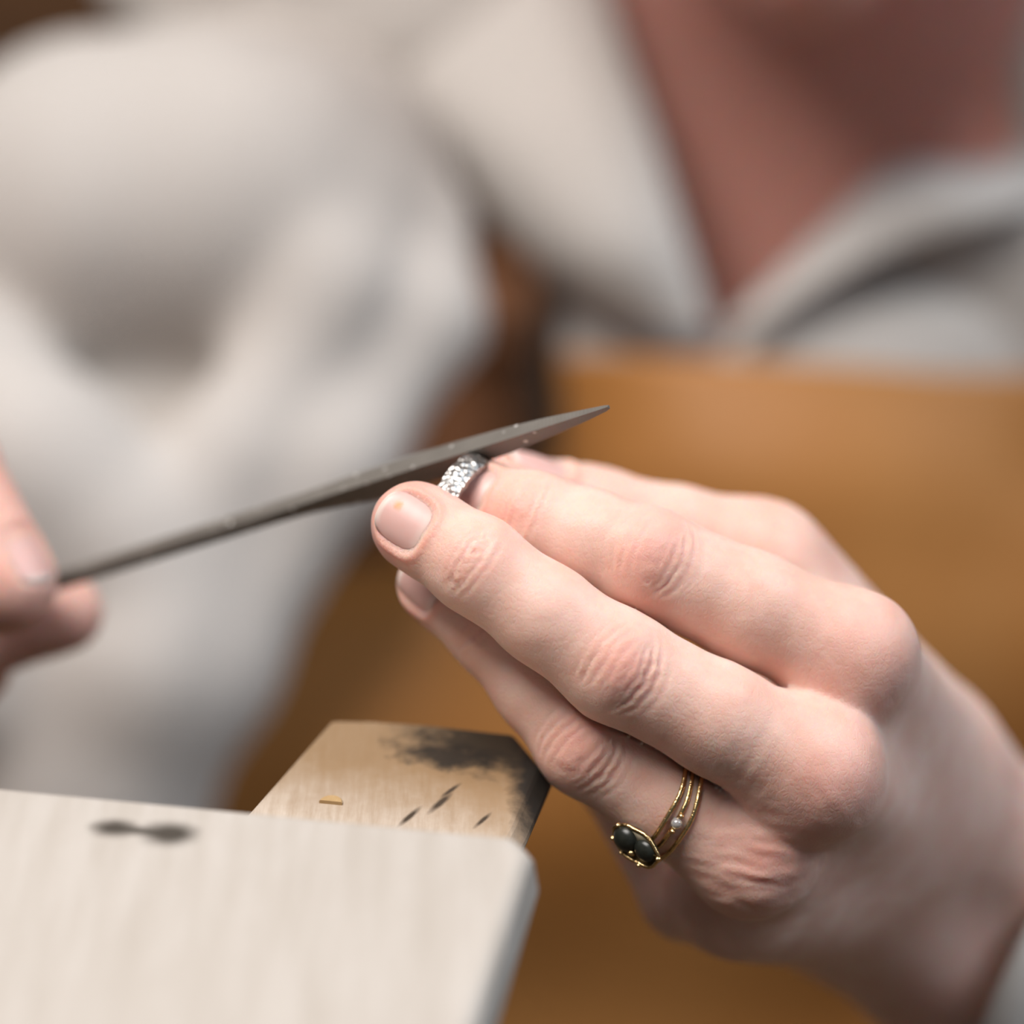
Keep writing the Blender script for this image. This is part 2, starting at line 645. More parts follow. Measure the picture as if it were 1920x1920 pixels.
# --- left hand of the person (right in the picture): knuckle .. tip
F_index = Finger('index', [(1600, 1228, -8, 9.8), (1408, 1141, -6, 9.0), (1215, 1053, -4, 8.6), (1105, 1011, -6, 7.9), (1002, 974, -8, 7.5), (908, 942, -13, 6.5)],
                 [(0, .35, 1), (0, .3, 1), (0, .25, 1), (0, .2, 1), (-.5, .1, .75)])
F_middle = Finger('middle', [(1530, 1450, -2, 10.2), (1345, 1348, 2, 8.8), (1157, 1249, 4, 8.8), (1022, 1153, 4.5, 7.8), (893, 1058, 4, 7.6), (786, 990, 0, 6.9)],
                  [(0, .1, 1), (0, .05, 1), (0, .05, 1), (0, 0, 1), (-.05, 0, 1)])
F_ring = Finger('ring', [(1405, 1605, -8, 9.3), (1255, 1502, -6, 8.3), (1101, 1398, -5, 8.0), (1010, 1288, -8, 7.1), (921, 1183, -11, 6.8), (822, 1100, -16, 6.1)],
                [(-.1, -.1, 1), (-.1, -.1, 1), (-.1, -.05, 1), (-.1, -.05, 1), (-.2, -.05, 1)])
F_pinky = Finger('pinky', [(1385, 1690, -26, 8.8), (1287, 1677, -45, 7.7), (1150, 1445, -46, 6.8), (1075, 1330, -38, 6.0)],
                 [(-.3, -.8, .5), (-.8, -.3, .4), (-.8, -.3, .4)])
F_thumb = Finger('thumb', [(1425, 1062, -46, 10.3), (1270, 1008, -44, 8.7), (1110, 977, -42, 9.2), (985, 937, -37, 8.2)],
                 [(.2, .95, .25), (.2, .95, .25), (.2, .95, .25)])
FINGERS = [F_index, F_middle, F_ring, F_pinky, F_thumb]

WR = {'index': (1722, 1468, -80, 13), 'middle': (1685, 1530, -80, 13.5), 'ring': (1635, 1602, -80, 13), 'pinky': (1572, 1676, -80, 12.5)}
palm_prims = []
for F_ in FINGERS[:4]:
    w = WR[F_.name]
    k = F_.J[0]
    palm_prims.append(Cone(k, L(*w[:3]), F_.R[0], w[3]))
pad = lambda x, y, z, r: Cone(L(x, y, z), L(x, y, z), r, r)
palm_prims += [
    Cone(L(1425, 1062, -46), L(1700, 1420, -76), 10.3, 14),      # thumb metacarpal
    Cone(L(1500, 1180, -50), L(1650, 1420, -74), 12, 16),        # thenar
    Cone(L(1560, 1300, -34), L(1660, 1480, -70), 13, 17),
    Cone(L(1420, 1640, -38), L(1590, 1640, -78), 12, 14),        # hypothenar
    Cone(L(1480, 1460, -34), L(1640, 1560, -76), 14, 17),
    Cone(L(1720, 1480, -80), L(2105, 1808, -115), 16.5, 19),     # radius side of the forearm
    Cone(L(1585, 1665, -80), L(1980, 1978, -115), 15.0, 19),     # ulna side
    Cone(L(2105, 1808, -115), L(2500, 2150, -160), 19, 23),
    Cone(L(1980, 1978, -115), L(2380, 2300, -160), 19, 23),
]
palm_f = union(palm_prims, 9.0)


def hand_field(P):
    p = palm_f(P)
    d = p
    own = [F_.f(P) for F_ in FINGERS]
    for F_, f_ in zip(FINGERS, own):
        d = np.minimum(d, smin(f_, p, 4.5 if F_.name != 'thumb' else 7.0))
    # a real crevice where neighbouring fingers press together, closing towards the webs
    away = np.clip(p / 5.0, 0, 1)
    for i, j in ((0, 1), (1, 2), (2, 3), (0, 4)):
        d = np.maximum(d, 0.75 * away - np.sqrt(own[i] ** 2 + own[j] ** 2))
    return d


class NailSpec:
    def __init__(s, F_, half_len, half_w, a0, lift=0.0, twist=0.0):
        s.F = F_; s.hl, s.hw, s.a0, s.lift = half_len, half_w, a0, lift
        i = len(F_.J) - 2
        c, sn = math.cos(twist), math.sin(twist)
        s.ax = F_.ax[i]; s.up = F_.up[i] * c + F_.side[i] * sn; s.side = np.cross(s.ax, s.up); s.t = F_.J[-1]; s.r = F_.R[-1]

    def local(s, P):
        q = P - s.t
        a = q @ s.ax; u = q @ s.up; v = np.arctan2(q @ s.side, u) * s.r
        return a, v, u

    def rho(s, a, v):
        return (np.abs((a - s.a0) / s.hl) ** 3.0 + np.abs(v / s.hw) ** 3.0) ** (1 / 3.0)


NAILS = [NailSpec(F_middle, 4.7, 5.0, 0.6), NailSpec(F_index, 4.6, 4.7, 0.4, twist=0.38), NailSpec(F_ring, 4.4, 4.5, 0.4, twist=-0.1),
         NailSpec(F_pinky, 3.8, 3.9, 0.3), NailSpec(F_thumb, 5.6, 5.6, 0.5)]


def gauss(x, s):
    return np.exp(-(x / s) ** 2)


def detail_hand(V, nrm):
    """wrinkles and nail beds as real relief, and skin flush (R), deep tone (G), pale (B)"""
    V = V.astype(float)
    disp = np.zeros(len(V)); red = np.zeros(len(V)); pale = np.zeros(len(V))
    fd = np.stack([F_.f(V.astype(f32)) for F_ in FINGERS], 1)
    own = fd.argmin(1)
    wob = vnoise(V / 1.6, 3) * 0.35 + vnoise(V / 0.8, 4) * 0.15
    wob2 = vnoise(V / 4.0, 7)
    for i, F_ in enumerate(FINGERS[:3] + FINGERS[4:]):
        fi = FINGERS.index(F_)
        sel = own == fi
        S, A, RR = F_.coords(V)
        vv = A * RR
        last = len(F_.J) - 1
        pip, dip = (F_.arc[2], F_.arc[last - 1]) if F_.name != 'thumb' else (None, F_.arc[2])
        if pip is not None:
            u = S - pip
            close = sel & (np.abs(u) < 14) & (np.abs(A) < 2.2)
            amp = {'middle': 1.35, 'index': 1.1, 'ring': 1.45}[F_.name]
            prof = np.zeros(len(V))
            for c, wdt, dep, span in ((-6.8, .40, .12, 5.0), (-5.2, .45, .26, 6.5), (-3.5, .42, .40, 6.6), (-2.0, .38, .30, 6.0), (-0.4, .35, .22, 5.0),
                                      (1.2, .32, .22, 4.6), (3.0, .36, .28, 5.4), (4.8, .40, .26, 6.2), (6.4, .40, .14, 5.5)):
                uc = c + np.sign(-c if abs(c) > .5 else 0) * vv ** 2 / (26 if abs(c) > 3 else 40) * 1.0 + wob * 0.9
                fade = sstep(span + 1.5, span - 2.0, np.abs(vv + wob2 * 1.2))
                prof += dep * gauss(u - uc, wdt) * fade * (0.75 + 0.5 * wob2)
            bulge = 0.35 * gauss(u, 5.0) * gauss(vv, 5.5)
            disp[close] += (bulge - amp * prof)[close]
            red[sel] += (0.46 * gauss(u - 0.5, 5.0) * gauss(vv, 6.0))[sel]
        u = S - dip
        prof = np.zeros(len(V))
        for c, wdt, dep in ((-1.8, .35, .20), (-0.3, .38, .42), (1.2, .32, .18), (2.6, .3, .10)):
            prof += dep * gauss(u - c - wob * 0.8 + vv ** 2 / 70 * np.sign(c + .01), wdt) * sstep(7.5, 3.5, np.abs(vv + wob2))
        m = sel & (np.abs(u) < 8)
        disp[m] -= prof[m]
        red[sel] += (0.30 * gauss(u, 3.0) * gauss(vv, 6.0))[sel]
        tip = F_.arc[last]
        red[sel] += (0.42 * sstep(tip - 9, tip + 3, S))[sel]
        pale[sel] += (0.28 * gauss(S - 0.5 * (F_.arc[2] + dip), 6) * gauss(vv, 6))[sel]
    # big knuckles: flush and fine folds
    for F_, dirv, am in ((F_index, (.3, -1, 0), .10), (F_middle, (.45, -.9, 0), .12), (F_ring, (1, -.15, 0), .42)):
        c = F_.J[0] + np.array([1.5, -1.0, 6.0]); q = V - c; d = np.linalg.norm(q, axis=1)
        red += 0.42 * gauss(d, 9.5)
        t = unit(dirv); b_ = np.cross(t, [0, 0, 1.0]); b_ = unit(b_)
        fine = np.stack([q @ t / 5.5, q @ b_ / 1.15 + wob2 * 0.5, q[:, 2] / 2.2], 1)
        disp += am * vnoise(fine, 11) * gauss(d, 10.5)
    # fine folds running off the web between middle and ring knuckle
    c = L(1395, 1440, 4); q = V - c; t = unit((.5, .9, 0)); b_ = unit(np.cross(t, [0, 0, 1.0]))
    disp += 0.13 * vnoise(np.stack([q @ t / 6, q @ b_ / .75, q[:, 2] / 3], 1), 21) * gauss(np.linalg.norm(q, axis=1), 9)
    # nail beds
    for ns in NAILS:
        a, v, u = ns.local(V)
        fi = FINGERS.index(ns.F)
        sel = (own == fi) & (u > 0) & (np.abs(a) < 11)
        r = ns.rho(a, v)
        bed = sstep(1.06, 0.94, r)
        rim = gauss(r - 1.17, 0.12) * sstep(ns.a0 + ns.hl * 0.95, ns.a0 + ns.hl * 0.2, a)
        disp[sel] += (-0.95 * bed + 0.24 * rim)[sel]
        red[sel] += (0.25 * rim)[sel]
    disp += 0.05 * vnoise(V / 2.2, 31)
    # overall mottling
    red += 0.22 * np.clip(vnoise(V / 7.0, 41), 0, 1) + 0.08 * vnoise(V / 3.0, 42)
    two = np.sort(fd, 1)
    disp *= sstep(0.2, 1.6, two[:, 1] - two[:, 0]) * 0.999 + 0.001
    V = V + disp[:, None] * nrm
    tint = np.stack([np.clip(red, 0, 1), np.zeros(len(V)), np.clip(pale, 0, 1)], 1)
    return V, tint


xs = grid_axis(-26, 205, 0.55, [(72, 215, 1.8)])
ys = grid_axis(-190, 16, 0.55, [(-200, -78, 1.6)])
zs = grid_axis(-190, 18, 0.55, [(-270, -110, 4.0), (-110, -48, 1.4), (-48, -34, 0.8)])
HV, HF, HN = nets(hand_field, xs, ys, zs)
HV, HT = detail_hand(HV, HN)


def relax_crease(V, F, w, it=4):
    w = w[:, None]
    for _ in range(it):
        acc = np.zeros_like(V); cnt = np.zeros(len(V))
        for a_, b_ in ((0, 1), (1, 2), (2, 3), (3, 0)):
            np.add.at(acc, F[:, a_], V[F[:, b_]]); np.add.at(acc, F[:, b_], V[F[:, a_]])
            np.add.at(cnt, F[:, a_], 1); np.add.at(cnt, F[:, b_], 1)
        V = V * (1 - w) + w * acc / np.maximum(cnt, 1)[:, None]
    return V


two_ = np.sort(np.stack([F_.f(HV.astype(f32)) for F_ in FINGERS], 1), 1)
HV = relax_crease(HV, HF, sstep(1.2, 0.3, two_[:, 1] - two_[:, 0]) * sstep(3.0, 1.5, two_[:, 0]) * 0.6, 2)

# --- right hand of the person (left edge of the picture), blurred
R_thumb = Finger('rthumb', [(-300, 640, -80, 12), (-118, 862, -56, 10.3), (-2, 1080, -50, 9.6)], [(.7, .5, .6)])
R_index = Finger('rindex', [(-610, 1010, -110, 10), (-290, 1235, -92, 8.6), (-70, 1212, -84, 7.6), (112, 1150, -82, 7.1)], [(.1, -.6, .6)])
R_middle = Finger('rmiddle', [(-640, 1130, -125, 10), (-330, 1370, -100, 8.8), (-190, 1300, -92, 7.8), (-60, 1255, -90, 7.0)], [(.1, -.6, .6)])
R_ringf = Finger('rring', [(-670, 1240, -140, 9.5), (-400, 1480, -120, 8.4), (-270, 1390, -112, 7.4), (-170, 1300, -108, 6.6)], [(.1, -.6, .6)])
R_pinky = Finger('rpinky', [(-700, 1330, -155, 8.5), (-480, 1540, -140, 7.4), (-380, 1460, -132, 6.6), (-300, 1380, -126, 6.0)], [(.1, -.6, .6)])
RF = [R_thumb, R_index, R_middle, R_ringf, R_pinky]
rw = [L(-900, 760, -170), L(-920, 830, -178), L(-935, 890, -186), L(-950, 950, -192)]
rp = [Cone(F_.J[0], w, F_.R[0], 13) for F_, w in zip(RF[1:], rw)]
rp += [Cone(R_thumb.J[0], L(-840, 720, -165), 12, 14), Cone(L(-420, 800, -100), L(-800, 800, -165), 13, 17),
       Cone(L(-900, 790, -172), L(-1150, 1180, -300), 18, 24), Cone(L(-940, 910, -186), L(-1130, 1280, -300), 18, 24)]
rp_f = union(rp, 9)


def rhand_field(P):
    p = rp_f(P); d = p
    for F_ in RF: d = np.minimum(d, smin(F_.f(P), p, 5.0))
    return d


h_ = 1.3
lo = [min(F_.J[:, i].min() for F_ in RF) for i in range(3)]
RV, RFc, RN = nets(rhand_field, grid_axis(-285, -70, h_, [(-290, -130, 3.0)]), grid_axis(-90, 50, h_), grid_axis(-330, -30, h_, [(-335, -130, 3.0)]))
RNAIL = NailSpec(R_thumb, 5.6, 5.4, 0.6)
a, v, u = RNAIL.local(RV.astype(float))
bed = sstep(1.1, 0.9, RNAIL.rho(a, v)) * (u > 0) * (np.abs(a) < 10)
RV = RV - (0.8 * bed)[:, None] * RN
RT = np.zeros((len(RV), 3)); RT[:, 0] = 0.35 + 0.2 * vnoise(RV / 8.0, 5)

# --- neck, chest, head and arms (mostly under the clothes)
TU = unit((0.0, 0.84, 0.54)); TF = unit((0.0, -0.54, 0.84)); TX = np.array([1.0, 0, 0])
NECK = L(1490, 150, -385)
CH = L(1495, 980, -440)
SH_R, SH_L = L(480, 380, -345), L(2430, 420, -370)
EL_R, EL_L = L(-260, 1850, -330), np.array([230, -195, -225.0])


def head_parts():
    c = NECK + TU * 170 + TF * 36 - TX * 8
    A = np.stack([TX, TU, TF])
    out = [Ell(c + TU * 30, (74, 95, 92), A),
           Ell(c - TU * 40 + TF * 30, (56, 62, 58), A),
           Cone(c - TU * 84 + TF * 70, c - TU * 84 + TF * 70, 20, 20),                 # chin
           Cone(c - TU * 5 + TF * 96, c - TU * 22 + TF * 106, 8, 12),                   # nose
           Ell(c - TU * 50 + TF * 86, (24, 9, 10), A)]                                  # lips
    for s in (-1, 1):
        out += [Ell(c + TU * 2 + TX * s * 32 + TF * 80, (15, 10, 10), A),               # eyes
                Ell(c + TU * 2 + TX * s * 76 - TF * 6, (9, 30, 18), A)]                 # ears
    return out


torso = [Ell(CH + TU * 10 + TX * 56, (102, 230, 92), np.stack([TX, TU, TF])),
         Cone(NECK - TU * 60 - TF * 8, NECK + TU * 95 + TF * 10, 56, 52),
         Cone(L(640, 60, -385), L(1300, 20, -410), 36, 40), Cone(L(1300, 20, -430), L(2300, 300, -440), 40, 42),
         Cone(SH_R, L(-60, 1250, -330), 34, 34), Cone(L(-60, 1250, -330), EL_R, 34, 33), Cone(EL_R, L(-1120, 1230, -295), 35, 24),
         Cone(SH_L, EL_L, 44, 36), Cone(EL_L, L(2440, 2225, -165), 34, 26),
         Cone(CH - TU * 200 - TX * 10, CH - TU * 200 + TX * 80, 95, 95)]
body_f0 = union(torso, 28.0)
head_f = union(head_parts(), 16.0)


def body_field(P):
    return smin(body_f0(P), head_f(P), 14.0)


BV, BF, BN = nets(body_field, grid_axis(-330, 340, 6.0), grid_axis(-420, 420, 6.0), grid_axis(-640, -150, 6.0), project=1)
BT = np.zeros((len(BV), 3)); BT[:, 0] = 0.5
BT[:, 1] = 0.38 - 0.15 * sstep(60, 130, (BV.astype(float) - NECK) @ TU)

# ------------------------------------------------------------------ the setting
FLOOR_Z = 0.0
wall_y = 1.55
box('floor', (0, 0, -0.02), XYZ, (2.6, 2.6, 0.02), M_FLOOR)['kind'] = 'structure'
box('wall_back', (0, wall_y + 0.05, 1.3), XYZ, (2.6, 0.05, 1.3), M_WALL)['kind'] = 'structure'

# ------------------------------------------------------------------ cabinet behind the person


def on_y(px, py, y):
    o = ORG + CB * DIST / 1000
    d = W(px, py, 0) - o
    return o + d * ((y - o[1]) / d[1])


cy = 0.82
cab = empty('cabinet', (0.1, cy, 0))
tag(cab, 'dark brown wooden cabinet standing behind the person, blurred', 'cabinet')
zr0, zr1 = on_y(950, 585, cy)[2], on_y(950, 495, cy)[2]
xg0, xg1 = on_y(870, 600, cy)[0], on_y(1060, 600, cy)[0]
box('body', (0.1, cy + 0.23, 0.62), XYZ, (0.85, 0.21, 0.62), M_CABINET, cab, 0.004)
box('rail', (0.1, cy - 0.004, (zr0 + zr1) / 2), XYZ, (0.85, 0.028, (zr1 - zr0) / 2), M_CABINET_RAIL, cab, 0.003)
for x in (-0.72, -0.3, xg0 - 0.005, 0.4, 0.9):
    box('stile', (x, cy + 0.0, zr0 / 2), XYZ, (0.022, 0.02, zr0 / 2 - 0.002), M_CABINET_RAIL, cab, 0.003)
for x0, x1 in ((-0.69, -0.33), (-0.27, xg0 - 0.03), (xg0 + 0.02, 0.37), (0.43, 0.87)):
    d_ = box('door', ((x0 + x1) / 2, cy + 0.012, zr0 / 2 - 0.01), XYZ, ((x1 - x0) / 2, 0.012, zr0 / 2 - 0.03), M_CABINET, cab, 0.003)
    kx = x1 - 0.04
    kv, kf = loft([np.array([kx, cy - y_, zr0 * 0.55]) + r_ * np.stack([np.cos(t), 0 * t, np.sin(t)], 1)
                   for y_, r_ in ((-0.002, .006), (.010, .006), (.014, .013), (.022, .014), (.027, .008))
                   for t in [np.arange(12) * math.pi / 6]])
    fix_normals(mesh('knob', kv, kf, M_CABINET_RAIL, d_))
top_z = 1.24
for x0, x1 in ((-0.72, -0.31), (-0.29, 0.38), (0.40, 0.92)):
    box('drawer', ((x0 + x1) / 2, cy + 0.010, (zr1 + top_z) / 2), XYZ, ((x1 - x0) / 2, 0.012, (top_z - zr1) / 2 - 0.01), M_CABINET, cab, 0.003)

# ------------------------------------------------------------------ bench, block and bench pin
yaw = math.atan(0.19)
E_ = np.array([math.cos(yaw), -math.sin(yaw), 0]); D_ = np.array([math.sin(yaw), math.cos(yaw), 0]); UPZ = np.array([0, 0, 1.0])
HP = float(W(760, 1500, 2)[2])
HB = HP + 0.014
K0 = ground(990, 1572, HB)


def stain_block(nt, c, col):
    base = K0 - 0.11 * E_ - 0.09 * D_
    for px, py, ra in ((214, 1553, (.0030, .0022, .01)), (318, 1563, (.0036, .0030, .01)), (262, 1558, (.0060, .0010, .01))):
        p = ground(px, py, HB) - blk_c
        c = mix(nt, sphere_mask(nt, tuple(p), ra, 0.3, 300, .5, (0, 0, -yaw)), c, (0.05, 0.04, 0.03))
    return c


blk_half = (0.15, 0.11, 0.0075)
blk_c = K0 - E_ * blk_half[0] - D_ * blk_half[1] - UPZ * blk_half[2]
M_BLOCK = wood_material('pale_worn_wood', (0.475, 0.43, 0.388), (0.405, 0.358, 0.312), -yaw, 1.0, stain_block, rough=0.7)[0]
bx_ = bmesh.new()
# top outline of the block with a worn, slightly rounded right corner
def bpt(e, d, h): return K0 + E_ * e + D_ * d + UPZ * h
outl = [(0.0, -0.004), (-0.003, 0.0), (-0.30, 0.0), (-0.30, -0.22), (0.004, -0.22)]
rings = []
for h, o_ in ((-0.0, 0.0), (-0.0022, 0.0016), (-0.008, 0.0022), (-0.0130, -0.001), (-0.0140, -0.003)):
    rings.append(np.array([bpt(e + (o_ if e > -0.1 else -o_), d + (o_ if d > -0.1 else -o_), h) for e, d in outl]))
v_, f_ = loft(rings)
block = fix_normals(mesh('wooden_block', v_, f_, M_BLOCK, None, smooth=False, origin=blk_c))
bevel(block, 0.0012, 3)
tag(block, 'pale worn wooden block in the foreground with dark scratch marks near its far edge', 'wood block')

pin_px = [(622, 1350), (700, 1351), (800, 1358), (962, 1376), (1008, 1440), (962, 1545), (780, 1895), (140, 1895), (470, 1520)]
pin_top = np.array([ground(x, y, HP) for x, y in pin_px])
pin_c = pin_top.mean(0)


def stain_pin(nt, c, col):
    def msk(px, py, ra, na=.6, ns=260, soft=.3, rot=0.0):
        return sphere_mask(nt, tuple(ground(px, py, HP) - pin_c), ra, na, ns, soft, (0, 0, rot))
    c = mix(nt, math_(nt, 'MULTIPLY', msk(800, 1390, (.045, .020, .03), .6, 110, .5, -yaw), .85), c, (0.27, 0.165, 0.075))
    c = mix(nt, math_(nt, 'MULTIPLY', msk(975, 1470, (.012, .018, .03), .7, 160, .5), .6), c, (0.28, 0.17, 0.08))
    c = mix(nt, math_(nt, 'MULTIPLY', msk(925, 1392, (.0135, .0085, .03), 1.0, 260, .45, -yaw), .92), c, (0.03, 0.023, 0.015))
    c = mix(nt, math_(nt, 'MULTIPLY', msk(850, 1418, (.008, .0035, .03), .9, 260, .4, -yaw), .9), c, col)
    c = mix(nt, msk(1010, 1460, (.004, .02, .03), .5, 220, .4), c, col)
    for px, py, ra, rt in ((768, 1531, (.0005, .0028, .02), -.5), (826, 1505, (.0006, .0030, .02), -.5), (845, 1482, (.0004, .0022, .02), -.6), (905, 1538, (.0004, .0022, .02), -.5)):
        c = mix(nt, msk(px, py, ra, .25, 500, .5, rt), c, (0.05, 0.033, 0.02))
    return c


M_PIN = wood_material('bench_pin_wood', (0.56, 0.475, 0.395), (0.385, 0.295, 0.22), 0.2, 3.0, stain_pin)[0]
flare = np.zeros_like(pin_top)
for i, (e, d) in enumerate([(-.3, .3), (0, .5), (0, .5), (1.0, .6), (2.6, .3), (2.6, -.2), (2, 0), (-1, 0), (-.6, 0)]):
    flare[i] = (E_ * e + D_ * d) / 1000
inn = pin_c - pin_top; inn[:, 2] = 0
inn /= np.linalg.norm(inn, axis=1, keepdims=True)
v_, f_ = loft([pin_top, pin_top + flare - UPZ * .0028, pin_top + flare * 0.6 + inn * .004 - UPZ * .010, pin_top + inn * .010 - UPZ * .0136])
pin = fix_normals(mesh('bench_pin', v_, f_, M_PIN, None, smooth=False, origin=pin_c))
bevel(pin, 0.0007, 2)
tag(pin, 'stained wooden bench pin under the ringed finger, black smudge at its tip', 'bench pin')
# small round plug let into the pin
p0 = ground(620, 1508, HP)
t = np.arange(10) / 9 * math.pi
half = np.stack([p0 + E_ * .0018 * math.cos(a) * 1.05 + D_ * .0021 * math.sin(a) for a in t])
v_, f_ = loft([half - UPZ * .001, half + UPZ * .0004, p0 + (half - p0) * .9 + UPZ * .0006])
mm, nt, b = new_mat('plug_wood', (0.42, 0.27, 0.12), 0.6)
nt.links.new(mix(nt, noise(nt, coords(nt), 900, 3), (0.36, 0.22, 0.09), (0.50, 0.34, 0.17)), b.inputs['Base Color'])
plug = fix_normals(mesh('wooden_plug', v_, f_, mm, pin, smooth=False))
plug['label'] = 'small yellowish half-round plug set in the wood'

bench = empty('workbench', (K0 - E_ * .4 - D_ * .35) * [1, 1, 0])
tag(bench, 'wooden workbench carrying the pale block and the bench pin', 'workbench')
bt_z = HB - 0.0140
bc = K0 - E_ * (.03 + .45) - D_ * (.045 + .26)
box('bench_top', (*bc[:2], bt_z - .02), (E_, D_, UPZ), (.45, .26, .02), M_BENCH, bench, .002)
for se in (-1, 1):
    for sd in (-1, 1):
        p = bc + E_ * se * .40 + D_ * sd * .21
        box('leg', (*p[:2], (bt_z - .04) / 2), (E_, D_, UPZ), (.03, .03, (bt_z - .04) / 2), M_BENCH, bench, .003)

# ------------------------------------------------------------------ silver ring slipped over the index fingertip


def frame_from(axis, hint):
    a = unit(axis); u = unit(np.asarray(hint, float) - a * (a @ np.asarray(hint, float))); return a, u, np.cross(a, u)


rc = L(857, 962, -13.0)
ra_, ru, rv = frame_from((-0.86, 0.42, -0.30), (0, 1, 0))
random.seed(4)
nseg, prof = 72, [(-2.0, 8.9), (-1.9, 9.95), (-0.7, 10.25), (0.7, 10.25), (1.9, 9.95), (2.0, 8.9), (0.0, 8.75)]
rings = []
for i in range(nseg):
    a = i * 2 * math.pi / nseg
    dirv = math.cos(a) * ru + math.sin(a) * rv
    rings.append(np.stack([rc + ra_ * (x + (0.12 * random.uniform(-1, 1))) + dirv * (r + (0.16 * random.uniform(-1, 1) if r > 9.5 else 0)) for x, r in prof]))
v_, f_ = loft(rings + [rings[0]], caps=False)
o = fix_normals(mesh('silver_ring', to_world(v_), f_, M_SILVER, None, smooth=True))
bm = bmesh.new(); bm.from_mesh(o.data); bmesh.ops.remove_doubles(bm, verts=bm.verts, dist=1e-6); bm.to_mesh(o.data); bm.free()
o.data.polygons.foreach_set('use_smooth', [False] * len(o.data.polygons))
tag(o, 'hammered silver ring held at the fingertips under the file', 'ring')

# ------------------------------------------------------------------ gold ring with dark stones, on the ring finger
seg = 0
fa = unit(F_ring.J[2] - F_ring.J[0])
gc = L(1244, 1503, -6)
ga, gu, gv = frame_from((-0.86, 0.40, 0.30), (0.35, 0.6, 0.75))
gold = empty('gemstone_ring', to_world(gc)); tag(gold, 'triple banded gold ring with dark stones worn on the ring finger', 'ring')
stone_dir = unit(L(1195, 1575, 4) - gc)
for k, (off, tl, bump_) in enumerate(((1.7, .10, 0), (0.1, 0.0, 0), (-1.6, -.10, 0))):
    path = []
    for i in range(64):
        a = i * 2 * math.pi / 64
        dr = math.cos(a) * gu + math.sin(a) * gv
        spread = 0.85 + 0.35 * max(0, dr @ stone_dir) ** 2
        path.append(gc + dr * (9.2 if off > 0 else 9.7 if off < -1 else 9.4) + ga * (off * spread + .10 * math.sin(5 * a + k)) + dr * 0.06 * math.sin(9 * a + k))
    v_, f_ = tube(path, 0.42, 8, closed=True)
    fix_normals(mesh('band', to_world(v_), f_, M_GOLD, gold))


def dome(name, c, n, u, ru_, rv_, h, mat, parent, label=None, rings_=6, seg_=24):
    n = unit(n); u = unit(u - n * (u @ n)); v = np.cross(n, u); R = []
    for i in range(rings_ + 1):
        t = i / rings_ * math.pi / 2 * 0.97
        a = np.arange(seg_) * 2 * math.pi / seg_
        R.append(c + n * h * math.sin(t) + math.cos(t) * (ru_ * np.cos(a)[:, None] * u + rv_ * np.sin(a)[:, None] * v))
    v_, f_ = loft([R[0] - n * h * .4] + R)
    o = fix_normals(mesh(name, to_world(v_), f_, mat, parent))
    if label: o['label'] = label
    return o


sn = unit(np.array([-0.62, -0.30, 0.72]))
sc_ = L(1196, 1583, 1.0)
su = unit(np.array([0.86, -0.38, 0.2])); su = unit(su - sn * (su @ sn)); sv = np.cross(sn, su)
# cup the stones sit in, with a beaded gold rim
a = np.arange(40) * 2 * math.pi / 40
rim = [sc_ + sn * .6 + (4.6 + .15 * math.sin(7 * t)) * math.cos(t) * su + (2.9 + .15 * math.sin(6 * t)) * math.sin(t) * sv for t in a]
v_, f_ = tube(rim, .33, 8, closed=True)
fix_normals(mesh('rim', to_world(v_), f_, M_GOLD, gold))
cupr = [np.stack([sc_ + sn * h + k * (4.5 * math.cos(t) * su + 2.8 * math.sin(t) * sv) for t in a]) for h, k in ((.7, 1.0), (-.4, .92), (-1.4, .6), (-1.6, .3))]
v_, f_ = loft(cupr)
mm, nt, b = new_mat('oxidised_cup', (0.03, 0.025, 0.015), 0.4, 0.6)
nt.links.new(mix(nt, noise(nt, coords(nt), 800, 3), (0.02, 0.017, 0.01), (0.09, 0.07, 0.035)), b.inputs['Base Color'])
cup = fix_normals(mesh('setting', to_world(v_), f_, mm, gold, smooth=True))
dome('stone', sc_ - su * 2.0 + sn * .5, sn, su, 2.35, 2.25, 1.7, M_STONE, gold, 'round dark grey cabochon')
dome('stone', sc_ + su * 1.9 + sv * .3 + sn * .5, sn, su, 2.1, 1.9, 1.3, M_STONE, gold, 'second near-black stone')
dome('bead', sc_ - su * .1 - sv * 1.3 + sn * 1.0, sn, su, .75, .55, .7, M_GOLD, gold, 'gold bead between the dark stones', 4, 12)
for t in (0.2, 2.6, 3.6, 4.3, 5.1):
    q = sc_ + sn * .7 + 4.7 * math.cos(t) * su + 3.0 * math.sin(t) * sv
    dome('claw', q, sn, su, .5, .45, .6, M_GOLD, gold, None, 3, 8)
bd = L(1252, 1545, 6) - gc; bd = unit(bd - ga * (bd @ ga))
dome('clear_stone', gc + bd * 9.5 + ga * .1, bd, ga, 1.0, 1.0, 1.0, M_DIAMOND, gold, 'tiny clear sparkling stone on the middle band', 3, 8)
for s in (-1, 1):
    tt = unit(np.cross(bd, ga))
    dome('bead', gc + bd * 9.5 + ga * .1 + tt * s * 1.45, bd, ga, .5, .5, .6, M_GOLD, gold, None, 3, 8)

# ------------------------------------------------------------------ file
fa0, fa1 = L(120, 1082, -66), L(1138, 763, 3)
fx = unit(fa1 - fa0); flen = np.linalg.norm(fa1 - fa0)
fu = unit(np.array([0.25, 0.97, 0]) - fx * (np.array([0.25, 0.97, 0]) @ fx)); fw = np.cross(fx, fu)
if fw[2] < 0: fw = -fw
fil = empty('needle_file', to_world(fa0)); tag(fil, 'slim grey steel needle file laid across the silver ring', 'file')


